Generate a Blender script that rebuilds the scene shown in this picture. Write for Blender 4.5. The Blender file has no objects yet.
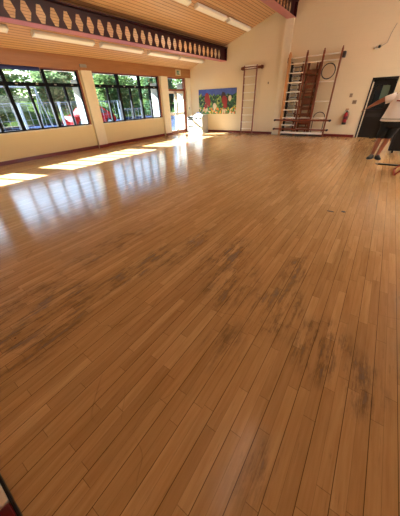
import bpy, bmesh, math, random
from mathutils import Vector, Matrix
random.seed(7)
S = bpy.context.scene
COL = S.collection

# ---------------------------------------------------------------- materials
class N:
    def __init__(s, name):
        s.m = bpy.data.materials.new(name); s.m.use_nodes = True
        s.t = s.m.node_tree; s.t.nodes.clear()
        s.out = s.t.nodes.new('ShaderNodeOutputMaterial')
    def n(s, typ, ins=None, **kw):
        d = s.t.nodes.new(typ)
        for k, v in kw.items(): setattr(d, k, v)
        for k, v in (ins or {}).items():
            if isinstance(v, bpy.types.NodeSocket): s.t.links.new(v, d.inputs[k])
            else: d.inputs[k].default_value = v
        return d
    def math(s, op, a, b=0.0, c=0.0):
        d = s.n('ShaderNodeMath', {0: a, 1: b, 2: c}, operation=op); return d.outputs[0]
    def mix(s, f, a, b, blend='MIX'):
        d = s.t.nodes.new('ShaderNodeMix'); d.data_type = 'RGBA'; d.blend_type = blend
        for i, v in ((0, f), (6, a), (7, b)):
            if isinstance(v, bpy.types.NodeSocket): s.t.links.new(v, d.inputs[i])
            else: d.inputs[i].default_value = v
        return d.outputs[2]
    def ramp(s, f, stops):
        d = s.n('ShaderNodeValToRGB', {0: f}); e = d.color_ramp.elements
        while len(e) < len(stops): e.new(0.5)
        for x, (p, c) in zip(e, stops): x.position = p; x.color = c
        return d.outputs[0]
    def obj(s): return s.n('ShaderNodeTexCoord').outputs['Object']
    def geo(s): return s.n('ShaderNodeNewGeometry').outputs['Position']
    def noise(s, v, scale, detail=3, rough=.5, out=0):
        return s.n('ShaderNodeTexNoise', {'Vector': v, 'Scale': scale, 'Detail': detail, 'Roughness': rough}).outputs[out]
    def map(s, v, sc): return s.n('ShaderNodeMapping', {'Vector': v, 'Scale': sc}).outputs[0]
    def bsdf(s, col, rough=.5, metal=0.0, spec=.5, bump=None, bstr=.2, bdist=.01, **extra):
        i = {'Base Color': col, 'Roughness': rough, 'Metallic': metal, 'Specular IOR Level': spec}
        for k, v in extra.items(): i[k.replace('_', ' ')] = v
        if bump is not None:
            b = s.n('ShaderNodeBump', {'Height': bump, 'Strength': bstr, 'Distance': bdist})
            i['Normal'] = b.outputs[0]
        d = s.n('ShaderNodeBsdfPrincipled', i)
        s.t.links.new(d.outputs[0], s.out.inputs[0]); return d

def C(r, g, b):   # sRGB 0-255 -> linear
    f = lambda c: (c/255/12.92) if c/255 <= .04045 else ((c/255+.055)/1.055)**2.4
    return (f(r), f(g), f(b), 1)

def paint(name, c, rough=.5, metal=0.0, var=.08, sc=6, spec=.5):
    m = N(name); p = m.obj(); nz = m.noise(p, sc, 4)
    dk = tuple(x*(1-var*2) for x in c[:3]) + (1,)
    m.bsdf(m.mix(nz, dk, c), rough, metal, spec=spec, bump=m.noise(p, sc*12, 2), bstr=.06, bdist=.002)
    return m.m

def wood(name, c1, c2, axis=2, rough=.45, sc=8):
    m = N(name); p = m.obj()
    s_ = [1, 1, 1]; s_ = [sc*3]*3; s_[axis] = sc*.25
    g = m.noise(m.map(p, tuple(s_)), 1, 5, .6)
    m.bsdf(m.mix(g, c1, c2), rough, bump=g, bstr=.1, bdist=.003)
    return m.m

def floor_mat():
    m = N('oak_strip_floor'); p = m.geo()
    sx = m.n('ShaderNodeSeparateXYZ', {0: p}); X, Y = sx.outputs[0], sx.outputs[1]
    W = .0625
    u = m.math('DIVIDE', X, W); row = m.math('FLOOR', u); fu = m.math('SUBTRACT', u, row)
    r1 = m.n('ShaderNodeTexWhiteNoise', {'W': row}, noise_dimensions='1D').outputs[0]
    v = m.math('ADD', m.math('DIVIDE', Y, .62), m.math('MULTIPLY', r1, 37.0))
    colm = m.math('FLOOR', v); fv = m.math('SUBTRACT', v, colm)
    cmb = m.n('ShaderNodeCombineXYZ', {0: row, 1: colm, 2: 0.0}).outputs[0]
    r2 = m.n('ShaderNodeTexWhiteNoise', {'Vector': cmb}, noise_dimensions='2D').outputs[0]
    # grain
    gv = m.n('ShaderNodeVectorMath', {0: m.map(p, (26, 1.6, 1)), 1: cmb}, operation='ADD').outputs[0]
    grain = m.noise(gv, 1.5, 6, .6)
    base = m.ramp(r2, [(0, FLC[0]), (.45, FLC[1]), (.8, FLC[2]), (1, FLC[3])])
    base = m.mix(m.math('MULTIPLY', m.ramp(grain, [(.3, (0,0,0,1)), (.75, (1,1,1,1))]), .8), base, FLC[4], 'MULTIPLY')
    # slow patchiness
    big = m.noise(m.map(p, (1.4, .5, 1)), 1.0, 4)
    base = m.mix(m.math('MULTIPLY', m.ramp(big, [(.35, (0,0,0,1)), (.7, (1,1,1,1))]), .35), base, (.8, .72, .64, 1), 'MULTIPLY')
    # gaps
    du = m.math('MINIMUM', fu, m.math('SUBTRACT', 1.0, fu))
    odd = m.math('MODULO', m.math('ABSOLUTE', m.math('ADD', row, m.math('LESS_THAN', fu, .5))), 2.0)
    wid = m.math('MULTIPLY_ADD', odd, -.012, .030)
    gapn = m.noise(m.map(p, (16, .8, 1)), 1.0, 2)
    gu = m.math('LESS_THAN', du, m.math('MULTIPLY', wid, m.math('ADD', gapn, .45)))
    dv = m.math('MINIMUM', fv, m.math('SUBTRACT', 1.0, fv))
    gv2 = m.math('LESS_THAN', dv, .0022)
    gap = m.math('MAXIMUM', m.math('MULTIPLY', gu, m.math('MULTIPLY_ADD', odd, -.45, .8)), m.math('MULTIPLY', gv2, .5))
    base = m.mix(gap, base, (.028, .012, .005, 1))
    # worn, scuffed areas of the varnish: grey dirt ground in between the strips
    scratch = m.noise(m.n('ShaderNodeMapping', {'Vector': p, 'Scale': (30, 2.5, 1), 'Rotation': (0, 0, .05)}).outputs[0], 1.0, 6, .7)
    blot = m.noise(m.map(p, (9, 3.2, 1)), 1.0, 5, .7)
    fine = m.noise(m.map(p, (110, 7, 1)), 1.0, 4, .7)
    sc2 = m.ramp(m.math('MULTIPLY', m.math('ADD', scratch, m.math('MULTIPLY', fine, .5)), m.math('MULTIPLY', blot, .75)), [(.25, (0,0,0,1)), (.38, (1,1,1,1))])
    tot = None
    for (x, y, rx, ry, k) in WEAR:
        ddx = m.math('DIVIDE', m.math('SUBTRACT', X, x), rx); ddy = m.math('DIVIDE', m.math('SUBTRACT', Y, y), ry)
        d2 = m.math('ADD', m.math('MULTIPLY', ddx, ddx), m.math('MULTIPLY', ddy, ddy))
        w = m.math('MULTIPLY', m.math('MAXIMUM', m.math('SUBTRACT', 1.0, d2), 0.0), k)
        tot = w if tot is None else m.math('MAXIMUM', tot, w)
    faint = m.math('MULTIPLY', m.ramp(m.math('MULTIPLY', fine, scratch), [(.33, (0,0,0,1)), (.42, (1,1,1,1))]), .35)
    wear = m.math('MAXIMUM', m.math('MULTIPLY', m.math('MINIMUM', m.math('MULTIPLY', tot, 1.3), .72), sc2), faint)
    base = m.mix(wear, base, (.045, .032, .026, 1))
    # thin curved scratches and dents everywhere
    vo = m.n('ShaderNodeTexVoronoi', {'Vector': m.n('ShaderNodeVectorMath', {0: p, 1: m.n('ShaderNodeTexNoise', {'Vector': p, 'Scale': 1.3}).outputs['Color']}, operation='ADD').outputs[0], 'Scale': 1.1}, feature='DISTANCE_TO_EDGE').outputs[0]
    ln = m.math('MULTIPLY', m.math('LESS_THAN', vo, .004), m.ramp(m.noise(p, 2.2, 2), [(.48, (0,0,0,1)), (.6, (1,1,1,1))]))
    base = m.mix(m.math('MULTIPLY', ln, .22), base, (.05, .022, .012, 1))
    vd = m.n('ShaderNodeTexVoronoi', {'Vector': p, 'Scale': 3.2}).outputs['Distance']
    base = m.mix(m.math('MULTIPLY', m.math('LESS_THAN', vd, .022), .75), base, (.04, .012, .008, 1))
    rough = m.math('ADD', m.math('MULTIPLY_ADD', m.noise(m.map(p, (3, 1.5, 1)), 1.0, 5, .6), .14, .10), m.math('MULTIPLY', wear, .2))
    wav = m.noise(m.map(p, (9, 1.2, 1)), 1.0, 2)
    h = m.math('ADD', m.math('MULTIPLY', wav, .5), m.math('ADD', m.math('MULTIPLY', r2, .05), m.math('MULTIPLY', gap, -.5)))
    m.bsdf(base, rough, bump=h, bstr=.15, bdist=.0007, spec=.5)
    return m.m

def board_mat(name, c1, c2, cg, pitch=.1, axis=0):
    m = N(name); p = m.geo()
    s = m.n('ShaderNodeSeparateXYZ', {0: p}).outputs; X = s[axis]
    u = m.math('DIVIDE', X, pitch); row = m.math('FLOOR', u); fu = m.math('SUBTRACT', u, row)
    r = m.n('ShaderNodeTexWhiteNoise', {'W': row}, noise_dimensions='1D').outputs[0]
    g = m.noise(m.map(p, (12, .7, 12)), 1.0, 5, .6)
    base = m.mix(m.math('MULTIPLY_ADD', r, .5, m.math('MULTIPLY', g, .5)), c1, c2)
    gap = m.math('LESS_THAN', fu, .17)
    m.bsdf(m.mix(m.math('MULTIPLY', gap, .75), base, cg), .42, bump=m.math('SUBTRACT', 1.0, gap), bstr=.5, bdist=.008)
    return m.m

def block_wall(name, c, axis=0):
    m = N(name); p = m.geo()
    s = m.n('ShaderNodeSeparateXYZ', {0: p}).outputs
    v = m.n('ShaderNodeCombineXYZ', {0: s[axis], 1: s[2], 2: 0.0}).outputs[0]
    b = m.n('ShaderNodeTexBrick', {'Vector': v, 'Scale': 1.0, 'Mortar Size': .006, 'Mortar Smooth': .6, 'Brick Width': .45, 'Row Height': .225})
    nz = m.noise(p, 1.3, 4); f = b.outputs['Fac']
    base = m.mix(nz, tuple(x*.93 for x in c[:3])+(1,), c)
    base = m.mix(m.math('MULTIPLY', f, .10), base, tuple(x*.6 for x in c[:3])+(1,))
    h = m.math('SUBTRACT', m.math('MULTIPLY', m.noise(p, 60, 3), .25), m.math('MULTIPLY', f, 1.0))
    m.bsdf(base, .55, bump=h, bstr=.18, bdist=.004)
    return m.m

def glass_mat(name, tint=(.8, .88, .9, 1), gl=.12):
    m = N(name)
    t = m.n('ShaderNodeBsdfTransparent', {0: tint}); g = m.n('ShaderNodeBsdfGlossy', {'Color': (.9, .95, 1, 1), 'Roughness': .03})
    bf = m.n('ShaderNodeNewGeometry').outputs['Backfacing']
    fr = m.n('ShaderNodeFresnel', {'IOR': m.math('MULTIPLY_ADD', bf, 1/1.45-1.45, 1.45)}).outputs[0]
    x = m.n('ShaderNodeMixShader', {0: fr, 1: t.outputs[0], 2: g.outputs[0]})
    m.t.links.new(x.outputs[0], m.out.inputs[0]); return m.m

def emis(name, c, st, rough=.4):
    m = N(name); m.bsdf(c, rough, Emission_Color=c, Emission_Strength=st); return m.m

def leaf_mat(name, c1, c2):
    m = N(name); nz = m.noise(m.geo(), 1.7, 3)
    col = m.mix(nz, c1, c2)
    d = m.n('ShaderNodeBsdfDiffuse', {0: col}); t = m.n('ShaderNodeBsdfTranslucent', {0: col})
    x = m.n('ShaderNodeMixShader', {0: .35, 1: d.outputs[0], 2: t.outputs[0]})
    m.t.links.new(x.outputs[0], m.out.inputs[0]); return m.m

FLC = [C(193, 157, 108), C(201, 165, 114), C(207, 171, 120), C(217, 182, 131), (.68, .59, .47, 1)]
WEAR = [(-2.0, .12, .55, .8, 1.0), (-1.75, 1.15, .16, .8, .9), (-1.55, 1.9, .16, .7, .7), (-1.05, 1.95, .28, .6, .65), (-.75, 1.6, .3, .5, .6),
        (-.28, 1.5, .25, .4, .9), (.12, 1.3, .25, .35, .85), (-.3, 2.1, .15, .5, .6), (-.02, .40, .12, .2, .5), (.35, 1.15, .2, .3, .6), (-2.4, 1.4, .25, .9, .5), (-.5, .95, .2, .3, .4)]
M = {}
M['floor'] = floor_mat()
M['ceil'] = board_mat('slatted_ceiling_pine', C(206, 162, 118), C(222, 182, 138), C(112, 70, 40), .105)
M['wall'] = block_wall('cream_painted_block', C(234, 221, 192))
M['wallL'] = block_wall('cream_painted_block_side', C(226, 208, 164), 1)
M['plast'] = paint('cream_plaster', C(240, 230, 206), .6)
M['skirt'] = paint('maroon_gloss_paint', C(112, 22, 26), .3)
M['beam'] = paint('maroon_steel_paint', C(66, 16, 26), .4)
M['flange'] = paint('maroon_flange_paint', C(196, 126, 134), .45)
M['fascia'] = wood('varnished_pine_fascia', C(138, 88, 50), C(180, 128, 80), 1, .4, 5)
M['navy'] = paint('dark_navy_frame', C(12, 14, 22), .6, spec=.15)
M['blind'] = paint('navy_blind_fabric', C(44, 58, 128), .7)
M['brownframe'] = wood('stained_brown_frame', C(120, 58, 34), C(150, 80, 50), 2)
M['whitegloss'] = paint('white_gloss_paint', C(228, 222, 208), .45, var=.03)
M['cabinet'] = paint('white_cabinet_paint', C(186, 184, 178), .5, var=.03, spec=.2)
M['plate'] = paint('taupe_plate', C(168, 150, 126), .5)
M['plateinset'] = paint('taupe_plate_centre', C(146, 128, 106), .5)
M['reveal'] = paint('grey_white_masonry_paint', C(170, 168, 160), .9, var=.05, spec=0)
M['glass'] = glass_mat('window_glass', (.86, .93, .95, 1))
M['white'] = paint('white_plastic', C(238, 236, 228), .4, var=.03)
M['diff'] = emis('prismatic_diffuser', C(244, 236, 214), .03)
M['lit'] = emis('added_lit_diffuser', C(255, 244, 230), 16.0)  # glow of the added, unseen strip lights that brighten the hall
M['dimlit'] = emis('dim_lit_diffuser', C(250, 236, 220), 1.1)
M['grey'] = paint('grey_plastic', C(150, 146, 138), .5)
M['black'] = paint('black_plastic', C(18, 18, 20), .4)
M['steel'] = paint('brushed_steel', C(196, 196, 196), .4, .3)
M['darksteel'] = paint('dark_grey_steel', C(54, 54, 60), .4, .4)
M['redwood'] = wood('reddish_brown_wood', C(98, 44, 26), C(138, 72, 44), 2)
M['palewood'] = wood('pale_beech_wood', C(190, 130, 80), C(214, 160, 108), 2)
M['railwood'] = wood('dark_pink_brown_rail', C(110, 58, 48), C(140, 84, 70), 2)
M['rung'] = paint('pale_rung_varnish', C(250, 246, 236), .3, var=.02)
M['brownpanel'] = wood('mid_brown_board', C(112, 62, 38), C(140, 86, 56), 2)
M['red'] = paint('red_gloss', C(160, 14, 26), .3)
M['tarmac'] = paint('outdoor_tarmac', C(42, 52, 78), .9, var=.15, sc=2, spec=0)
M['grass'] = paint('lawn_grass', C(72, 88, 46), .95, var=.25, sc=1.5, spec=0)
M['path'] = paint('pale_paving', C(64, 62, 60), .9, spec=0)
M['bark'] = wood('tree_bark', C(70, 54, 40), C(98, 78, 58), 2, .9)
M['leafA'] = leaf_mat('leaf_mid_green', C(60, 86, 48), C(112, 134, 80))
M['leafB'] = leaf_mat('leaf_dark_green', C(42, 66, 46), C(84, 108, 76))
M['leafC'] = leaf_mat('leaf_pale_green', C(84, 106, 66), C(130, 146, 104))
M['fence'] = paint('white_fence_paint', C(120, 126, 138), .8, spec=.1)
M['carred'] = paint('red_car_paint', C(160, 4, 12), .6, spec=.05)
M['rubber'] = paint('black_rubber', C(20, 20, 20), .8)
M['darkglass'] = paint('dark_car_glass', C(30, 36, 44), .1)
M['doordark'] = paint('dark_blue_black_door', C(16, 20, 26), .35)
M['green'] = emis('green_sign_face', C(30, 92, 66), .15)
M['noticegreen'] = paint('green_grey_notice', C(86, 112, 100), .5)
M['skin'] = paint('tanned_skin', C(158, 100, 74), .5)
M['shirt'] = paint('white_cotton', C(244, 238, 236), .8, var=.04)
M['shortsfab'] = paint('black_cotton', C(16, 16, 18), .85)
M['hair'] = paint('dark_brown_hair', C(46, 30, 22), .6)
M['shoe'] = paint('black_shoe', C(20, 20, 22), .5)
M['sole'] = paint('grey_sole', C(120, 116, 112), .7)
M['blue'] = paint('blue_plastic', C(44, 84, 150), .4)
M['eye'] = paint('eye_white', C(236, 232, 228), .3)
M['lip'] = paint('lip_skin', C(150, 80, 70), .5)
M['creammat'] = paint('cream_vinyl', C(224, 204, 172), .5)
M['maroonmat'] = paint('maroon_vinyl', C(92, 8, 18), .4)

# ---------------------------------------------------------------- mesh helpers
def box(bm, x0, x1, y0, y1, z0, z1, bev=0.0, rot=None, piv=None):
    vs = [bm.verts.new((x, y, z)) for x in (x0, x1) for y in (y0, y1) for z in (z0, z1)]
    fs = [(0, 1, 3, 2), (4, 6, 7, 5), (0, 4, 5, 1), (2, 3, 7, 6), (0, 2, 6, 4), (1, 5, 7, 3)]
    F = [bm.faces.new([vs[i] for i in f]) for f in fs]
    if bev > 0:
        es = list({e for f in F for e in f.edges})
        r = bmesh.ops.bevel(bm, geom=es, offset=bev, segments=2, affect='EDGES', profile=.6)
        vs = list({v for f in r['faces'] for v in f.verts} | {v for v in vs if v.is_valid})
    if rot is not None:
        bmesh.ops.rotate(bm, verts=vs, cent=piv, matrix=rot)
    return vs

def tube(bm, pts, r, seg=8, caps=True):
    pts = [Vector(p) for p in pts]; rings = []
    rr = r if isinstance(r, (list, tuple)) else [r]*len(pts)
    up = None
    for i, p in enumerate(pts):
        t = (pts[min(i+1, len(pts)-1)] - pts[max(i-1, 0)]).normalized()
        if up is None:
            a = Vector((0, 0, 1)) if abs(t.z) < .9 else Vector((1, 0, 0)); up = t.cross(a).normalized()
        up = (up - t*up.dot(t)).normalized(); s = t.cross(up)
        rings.append([bm.verts.new(p + (up*math.cos(k*2*math.pi/seg) + s*math.sin(k*2*math.pi/seg))*rr[i]) for k in range(seg)])
    for a, b in zip(rings, rings[1:]):
        for k in range(seg): bm.faces.new((a[k], a[(k+1) % seg], b[(k+1) % seg], b[k]))
    if caps: bm.faces.new(rings[0][::-1]); bm.faces.new(rings[-1])

def ring(bm, c, r, rad, axis='Y', seg=32, s2=8):
    V = []
    for i in range(seg):
        a = i*2*math.pi/seg; row = []
        for k in range(s2):
            b = k*2*math.pi/s2; q = r + rad*math.cos(b)
            if axis == 'Y': row.append(bm.verts.new((c[0]+q*math.cos(a), c[1]+rad*math.sin(b), c[2]+q*math.sin(a))))
            else: row.append(bm.verts.new((c[0]+rad*math.sin(b), c[1]+q*math.cos(a), c[2]+q*math.sin(a))))
        V.append(row)
    for i in range(seg):
        for k in range(s2):
            bm.faces.new((V[i][k], V[(i+1) % seg][k], V[(i+1) % seg][(k+1) % s2], V[i][(k+1) % s2]))

def lathe(bm, c, prof, seg=20):
    V = [[bm.verts.new((c[0]+r*math.cos(k*2*math.pi/seg), c[1]+r*math.sin(k*2*math.pi/seg), c[2]+z)) for k in range(seg)] for r, z in prof]
    for a, b in zip(V, V[1:]):
        for k in range(seg): bm.faces.new((a[k], a[(k+1) % seg], b[(k+1) % seg], b[k]))
    bm.faces.new(V[0][::-1]); bm.faces.new(V[-1])

def prism(bm, poly, a0, a1, plane='XZ'):
    def P(u, v, w): return (u, w, v) if plane == 'XZ' else ((w, u, v) if plane == 'YZ' else (u, v, w))
    A = [bm.verts.new(P(u, v, a0)) for u, v in poly]; B = [bm.verts.new(P(u, v, a1)) for u, v in poly]
    n = len(poly); bm.faces.new(A); bm.faces.new(B[::-1])
    for i in range(n): bm.faces.new((A[i], B[i], B[(i+1) % n], A[(i+1) % n]))

def O(name, mat, fn, parent=None, smooth=False, loc=None, kind=None):
    """one mesh object; vertices given in world space, origin moved to loc or to the base"""
    bm = bmesh.new(); fn(bm)
    bmesh.ops.recalc_face_normals(bm, faces=bm.faces)
    if loc is None:
        if parent is not None: loc = tuple(parent.matrix_world.translation) if parent.parent is None else tuple(WPOS[parent.name])
        else:
            xs = [v.co.x for v in bm.verts]; ys = [v.co.y for v in bm.verts]; zs = [v.co.z for v in bm.verts]
            loc = ((min(xs)+max(xs))/2, (min(ys)+max(ys))/2, min(zs))
    bmesh.ops.translate(bm, verts=bm.verts, vec=-Vector(loc))
    me = bpy.data.meshes.new(name); bm.to_mesh(me); bm.free()
    for m in (mat if isinstance(mat, list) else [mat]): me.materials.append(m)
    if smooth:
        for p in me.polygons: p.use_smooth = True
    o = bpy.data.objects.new(name, me); COL.objects.link(o)
    if parent is None: o.location = loc; WPOS[o.name] = loc
    else:
        o.parent = parent; o.location = Vector(loc) - Vector(WPOS[parent.name]); WPOS[o.name] = loc
    if kind: o['kind'] = kind
    return o
WPOS = {}

def tag(o, label, cat, group=None):
    o['label'] = label; o['category'] = cat
    if group: o['group'] = group
    return o
def struct(o): o['kind'] = 'structure'; return o
def E_(name, loc, label=None, cat=None, group=None):
    o = bpy.data.objects.new(name, None); COL.objects.link(o); o.location = loc; o.empty_display_size = .1
    WPOS[o.name] = loc
    o.matrix_world = Matrix.Translation(loc)
    if label: tag(o, label, cat, group)
    return o
_old = O
def O(name, mat, fn, parent=None, **k):
    if parent is not None and 'loc' not in k: k['loc'] = tuple(WPOS[parent.name])
    return _old(name, mat, fn, parent, **k)
def copy_tree(o, parent=None, label=None, loc=None):
    c = o.copy(); COL.objects.link(c)
    if parent: c.parent = parent
    if label: c['label'] = label
    if loc is not None: c.location = loc
    WPOS[c.name] = tuple(loc) if loc is not None else WPOS.get(o.name)
    for ch in list(o.children): copy_tree(ch, c)
    return c

# ---------------------------------------------------------------- room shell
XL, YB, YF, XR = -9.6, 12.9, -2.6, 7.7
EAVE, SL, XRIDGE = 2.895, .33, -.95
def cz(x): return EAVE + SL*(min(x, 2*XRIDGE-x) - XL)
ZR = cz(XRIDGE)

struct(O('floor', M['floor'], lambda b: box(b, XL-.02, XR+.02, YF-.02, YB+.02, -.12, 0)))
def f(b):
    P = [(XL-1.9, cz(XL)-.33*1.9+.30), (XL-.35, cz(XL-.35)+.0), (XL, cz(XL)), (XRIDGE, ZR), (XR, cz(XR)), (XR+.4, cz(XR)-.1), (XR+.4, cz(XR)+.1), (XRIDGE, ZR+.2), (XL-1.9, cz(XL)-.33*1.9+.48)]
    prism(b, P[1:8] + [(XL-.35, cz(XL-.35)+.2)], YF-.3, YB+.3)
struct(O('ceiling', M['ceil'], f))
def f(b):
    prism(b, [(XL-.3, 0), (-.85, 0), (-.85, 2.03), (-.03, 2.03), (-.03, 0), (XR+.2, 0), (XR+.2, cz(XR)), (XR, cz(XR)+.05), (XRIDGE, ZR+.05), (XL, EAVE+.05), (XL-.3, EAVE)], YB, YB+.25)
struct(O('wall_back', M['wall'], f))
struct(O('wall_front', M['wall'], lambda b: prism(b, [(XL-.3, 0), (XR+.2, 0), (XR+.2, cz(XR)), (XRIDGE, ZR+.05), (XL, EAVE+.05), (XL-.3, EAVE)], YF-.25, YF)))
# unseen right wall; unglazed openings added to let sky light in
def f(b):
    box(b, XR, XR+.2, YF, YB, 0, 1.2); box(b, XR, XR+.2, YF, YB, 2.4, cz(XR)+.02)
    for y0, y1 in ((YF, 3.8), (8, 8.6), (12, YB)): box(b, XR, XR+.2, y0, y1, 1.2, 2.4)
struct(O('wall_right', M['wallL'], f))
WIN = [(-1.65, 1.98), (2.55, 6.18), (6.75, 10.37)]
SILL, HEAD = .86, 2.55
def f(b):
    T = XL-.12
    box(b, T, XL, YF, 11.0, 0, SILL)
    box(b, T, XL, YF, YB, HEAD, 3.0)
    for y0, y1 in ((YF, -1.65), (1.98, 2.55), (6.18, 6.75), (10.37, 11.0), (12.45, YB)):
        box(b, T, XL, y0, y1, SILL if y1 < 12 else 0, HEAD)
struct(O('wall_left', M['wallL'], f))
# projecting piers either side of each window (inside) and the white reveals outside
def f(b):
    for y0, y1 in ((1.98, 2.55), (6.18, 6.75), (10.37, 11.0)):
        box(b, XL-.002, XL+.10, y0+.10, y1-.03, 0, HEAD, .006)
    box(b, XL-.002, XL+.08, 12.52, YB, 0, HEAD, .006)
struct(O('trim_1', M['plast'], f))
def f(b):
    for y0, y1 in ((1.98, 2.28), (6.18, 6.5), (10.37, 10.7), (12.45, 12.8)):
        box(b, XL-.56, XL-.12, y0, y1, 0, 2.3)
struct(O('trim_2', M['reveal'], f))
struct(O('trim_3', M['fascia'], lambda b: box(b, XL-.002, XL+.09, YF, YB, HEAD, EAVE+.06, .004)))
struct(O('trim_4', M['plast'], lambda b: box(b, -4.50, -4.17, YB-.12, YB+.01, 0, 4.14, .008)))
# sills
def f(b):
    for y0, y1 in WIN: box(b, XL-.12, XL+.03, y0-.02, y1+.02, SILL-.035, SILL+.004, .004)
struct(O('trim_5', M['whitegloss'], f))
# skirting
def f(b):
    box(b, XL, XL+.02, YF, 10.44, 0, .11, .003)
    for y0, y1 in ((1.98, 2.55), (6.18, 6.75), (10.37, 11.0)): box(b, XL+.1, XL+.12, y0+.09, y1-.02, 0, .11, .003)
struct(O('baseboard_left', M['skirt'], f))
def f(b):
    box(b, XL, -4.5, YB-.02, YB, 0, .10, .003); box(b, -4.17, -.91, YB-.02, YB, 0, .10, .003); box(b, .03, XR, YB-.02, YB, 0, .10, .003)
struct(O('baseboard_back', M['skirt'], f))
# eaves outside
def f(b):
    box(b, -11.42, -11.35, YF-1, YB+1, 2.66, 2.86)
struct(O('trim_6', M['whitegloss'], f))
def f(b):
    prism(b, [(-11.4, 2.80), (XL-.1, 2.98), (XL-.1, 3.08), (-11.4, 2.90)], YF-1, YB+1)
struct(O('trim_7', M['whitegloss'], f))

# ---- windows
for i, (y0, y1) in enumerate(WIN):
    w = struct(E_('window_%d' % (i+1), (XL-.06, (y0+y1)/2, SILL)))
    X0, X1 = XL-.10, XL-.04
    def f(b):
        t = .045
        box(b, X0, X1, y0, y1, SILL, SILL+t); box(b, X0, X1, y0, y1, HEAD-t, HEAD)
        box(b, X0, X1, y0, y0+t, SILL, HEAD); box(b, X0, X1, y1-t, y1, SILL, HEAD)
    O('window_frame', M['navy'], f, w)
    def f(b):
        t = .03
        box(b, XL-.04, XL+.012, y0-t, y1+t, HEAD-t, HEAD+.002); box(b, XL-.04, XL+.012, y1-.002, y1+t+.02, SILL, HEAD); box(b, XL-.04, XL+.012, y0-t, y0+.002, SILL, HEAD)
    O('timber_lining', M['brownframe'], f, w)
    n = 6; st = (y1-y0)/n; ZT = 2.11
    O('transom', M['navy'], lambda b: box(b, X0-.01, X1+.012, y0, y1, ZT-.05, ZT+.05, .004), w)
    def mk(k):
        y = y0 + st*k
        if k % 2 == 0: return O('mullion', M['navy'], lambda b: box(b, X0-.03, X1+.02, y-.054, y+.054, SILL, HEAD, .004), w)
        return O('glazing_bar', M['navy'], lambda b: box(b, X0-.01, X1+.01, y-.036, y+.036, SILL, ZT, .003), w)
    for k in range(1, n): mk(k)
    for k in range(n):
        ya, yb = y0+st*k, y0+st*(k+1)
        O('lower_pane', M['glass'], lambda b: box(b, XL-.073, XL-.067, ya, yb, SILL+.02, ZT), w)
        if k % 2 == 0: O('upper_pane', M['glass'], lambda b: box(b, XL-.073, XL-.067, ya, yb+st, ZT, HEAD-.02), w)
    for k in range(n):
        y = y0+st*(k+.5)
        O('catch', M['grey'], lambda b: box(b, XL-.035, XL-.012, y-.04, y+.03, ZT-.01, ZT+.025, .003), w)
# navy roller blind rolled up across the first bays of the middle window
r = tag(E_('roller_blind', (XL+.03, 3.1, 2.44), 'navy roller blind rolled up tight under the timber beam at the left edge', 'blind'), 'navy roller blind rolled up tight under the timber beam at the left edge', 'blind')
O('blind_roll', M['blind'], lambda b: tube(b, [(XL+.035, 2.56, 2.50), (XL+.035, 4.85, 2.50)], .052, 12), r, smooth=True)
for yy in (2.54, 4.85): O('bracket', M['grey'], lambda b: box(b, XL-.005, XL+.07, yy, yy+.02, 2.44, 2.555), r)

# ---- glazed door to the playground (left wall)
d = struct(E_('door_1', (XL-.05, 11.72, 0)))
DY0, DY1 = 11.0, 12.45
def f(b):
    box(b, XL-.12, XL+.015, DY0, DY0+.05, 0, HEAD); box(b, XL-.12, XL+.03, DY1-.06, DY1+.02, 0, HEAD)
    box(b, XL-.12, XL+.015, DY0, DY1, HEAD-.05, HEAD); box(b, XL-.12, XL+.02, DY0, DY1, 1.98, 2.06)
    box(b, XL-.12, XL+.02, DY0, DY1, 0.0, .03)
O('door_frame', M['brownframe'], f, d)
O('transom_pane', M['glass'], lambda b: box(b, XL-.073, XL-.067, DY0+.05, DY1-.06, 2.06, HEAD-.05), d)
for (a, c) in ((DY0+.05, 11.66), (11.68, DY1-.06)):
    def f(b):
        t = .085; X0, X1 = XL-.09, XL-.045
        box(b, X0, X1, a, a+t, .03, 1.98, .004); box(b, X0, X1, c-t, c, .03, 1.98, .004)
        box(b, X0, X1, a, c, .03, .17, .004); box(b, X0, X1, a, c, .90, 1.02, .004); box(b, X0, X1, a, c, 1.87, 1.98, .004)
    lf = O('door_leaf', M['whitegloss'], f, d)
    O('leaf_pane', M['glass'], lambda b: (box(b, XL-.070, XL-.066, a+.085, c-.085, .17, .90), box(b, XL-.070, XL-.066, a+.085, c-.085, 1.02, 1.87)), lf)
    O('kick_board', M['brownframe'], lambda b: box(b, XL-.045, XL-.038, a+.01, c-.01, .035, .13, .002), lf)
O('door_handle', M['steel'], lambda b: (tube(b, [(XL-.045, 11.62, 1.0), (XL+.01, 11.62, 1.0), (XL+.01, 11.51, 1.0)], .009), box(b, XL-.045, XL-.036, 11.595, 11.645, .9, 1.1, .003)), d)

# ---- dark door in the back wall
d = struct(E_('door_2', (-.44, YB+.1, 0)))
def f(b):
    box(b, -.85, -.80, YB-.015, YB+.13, 0, 2.03); box(b, -.08, -.03, YB-.015, YB+.13, 0, 2.03); box(b, -.85, -.03, YB-.015, YB+.13, 1.97, 2.03)
O('door_frame', M['doordark'], f, d)
O('threshold', M['floor'], lambda b: box(b, -.85, -.03, YB+.019, YB+.2, -.05, 0), d)
O('jamb_strip', M['plast'], lambda b: box(b, -.80, -.765, YB+.0, YB+.16, 0, 1.90, .003), d)
def f(b):
    Y0, Y1 = YB+.13, YB+.17
    box(b, -.80, -.65, Y0, Y1, .0, 1.97); box(b, -.20, -.08, Y0, Y1, 0, 1.97)
    box(b, -.65, -.20, Y0, Y1, 0, 1.05); box(b, -.65, -.20, Y0, Y1, 1.80, 1.97)
lf = O('door_leaf', M['doordark'], f, d)
O('leaf_pane', M['darkglass'], lambda b: box(b, -.66, -.19, YB+.148, YB+.155, 1.04, 1.81), lf)
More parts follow.
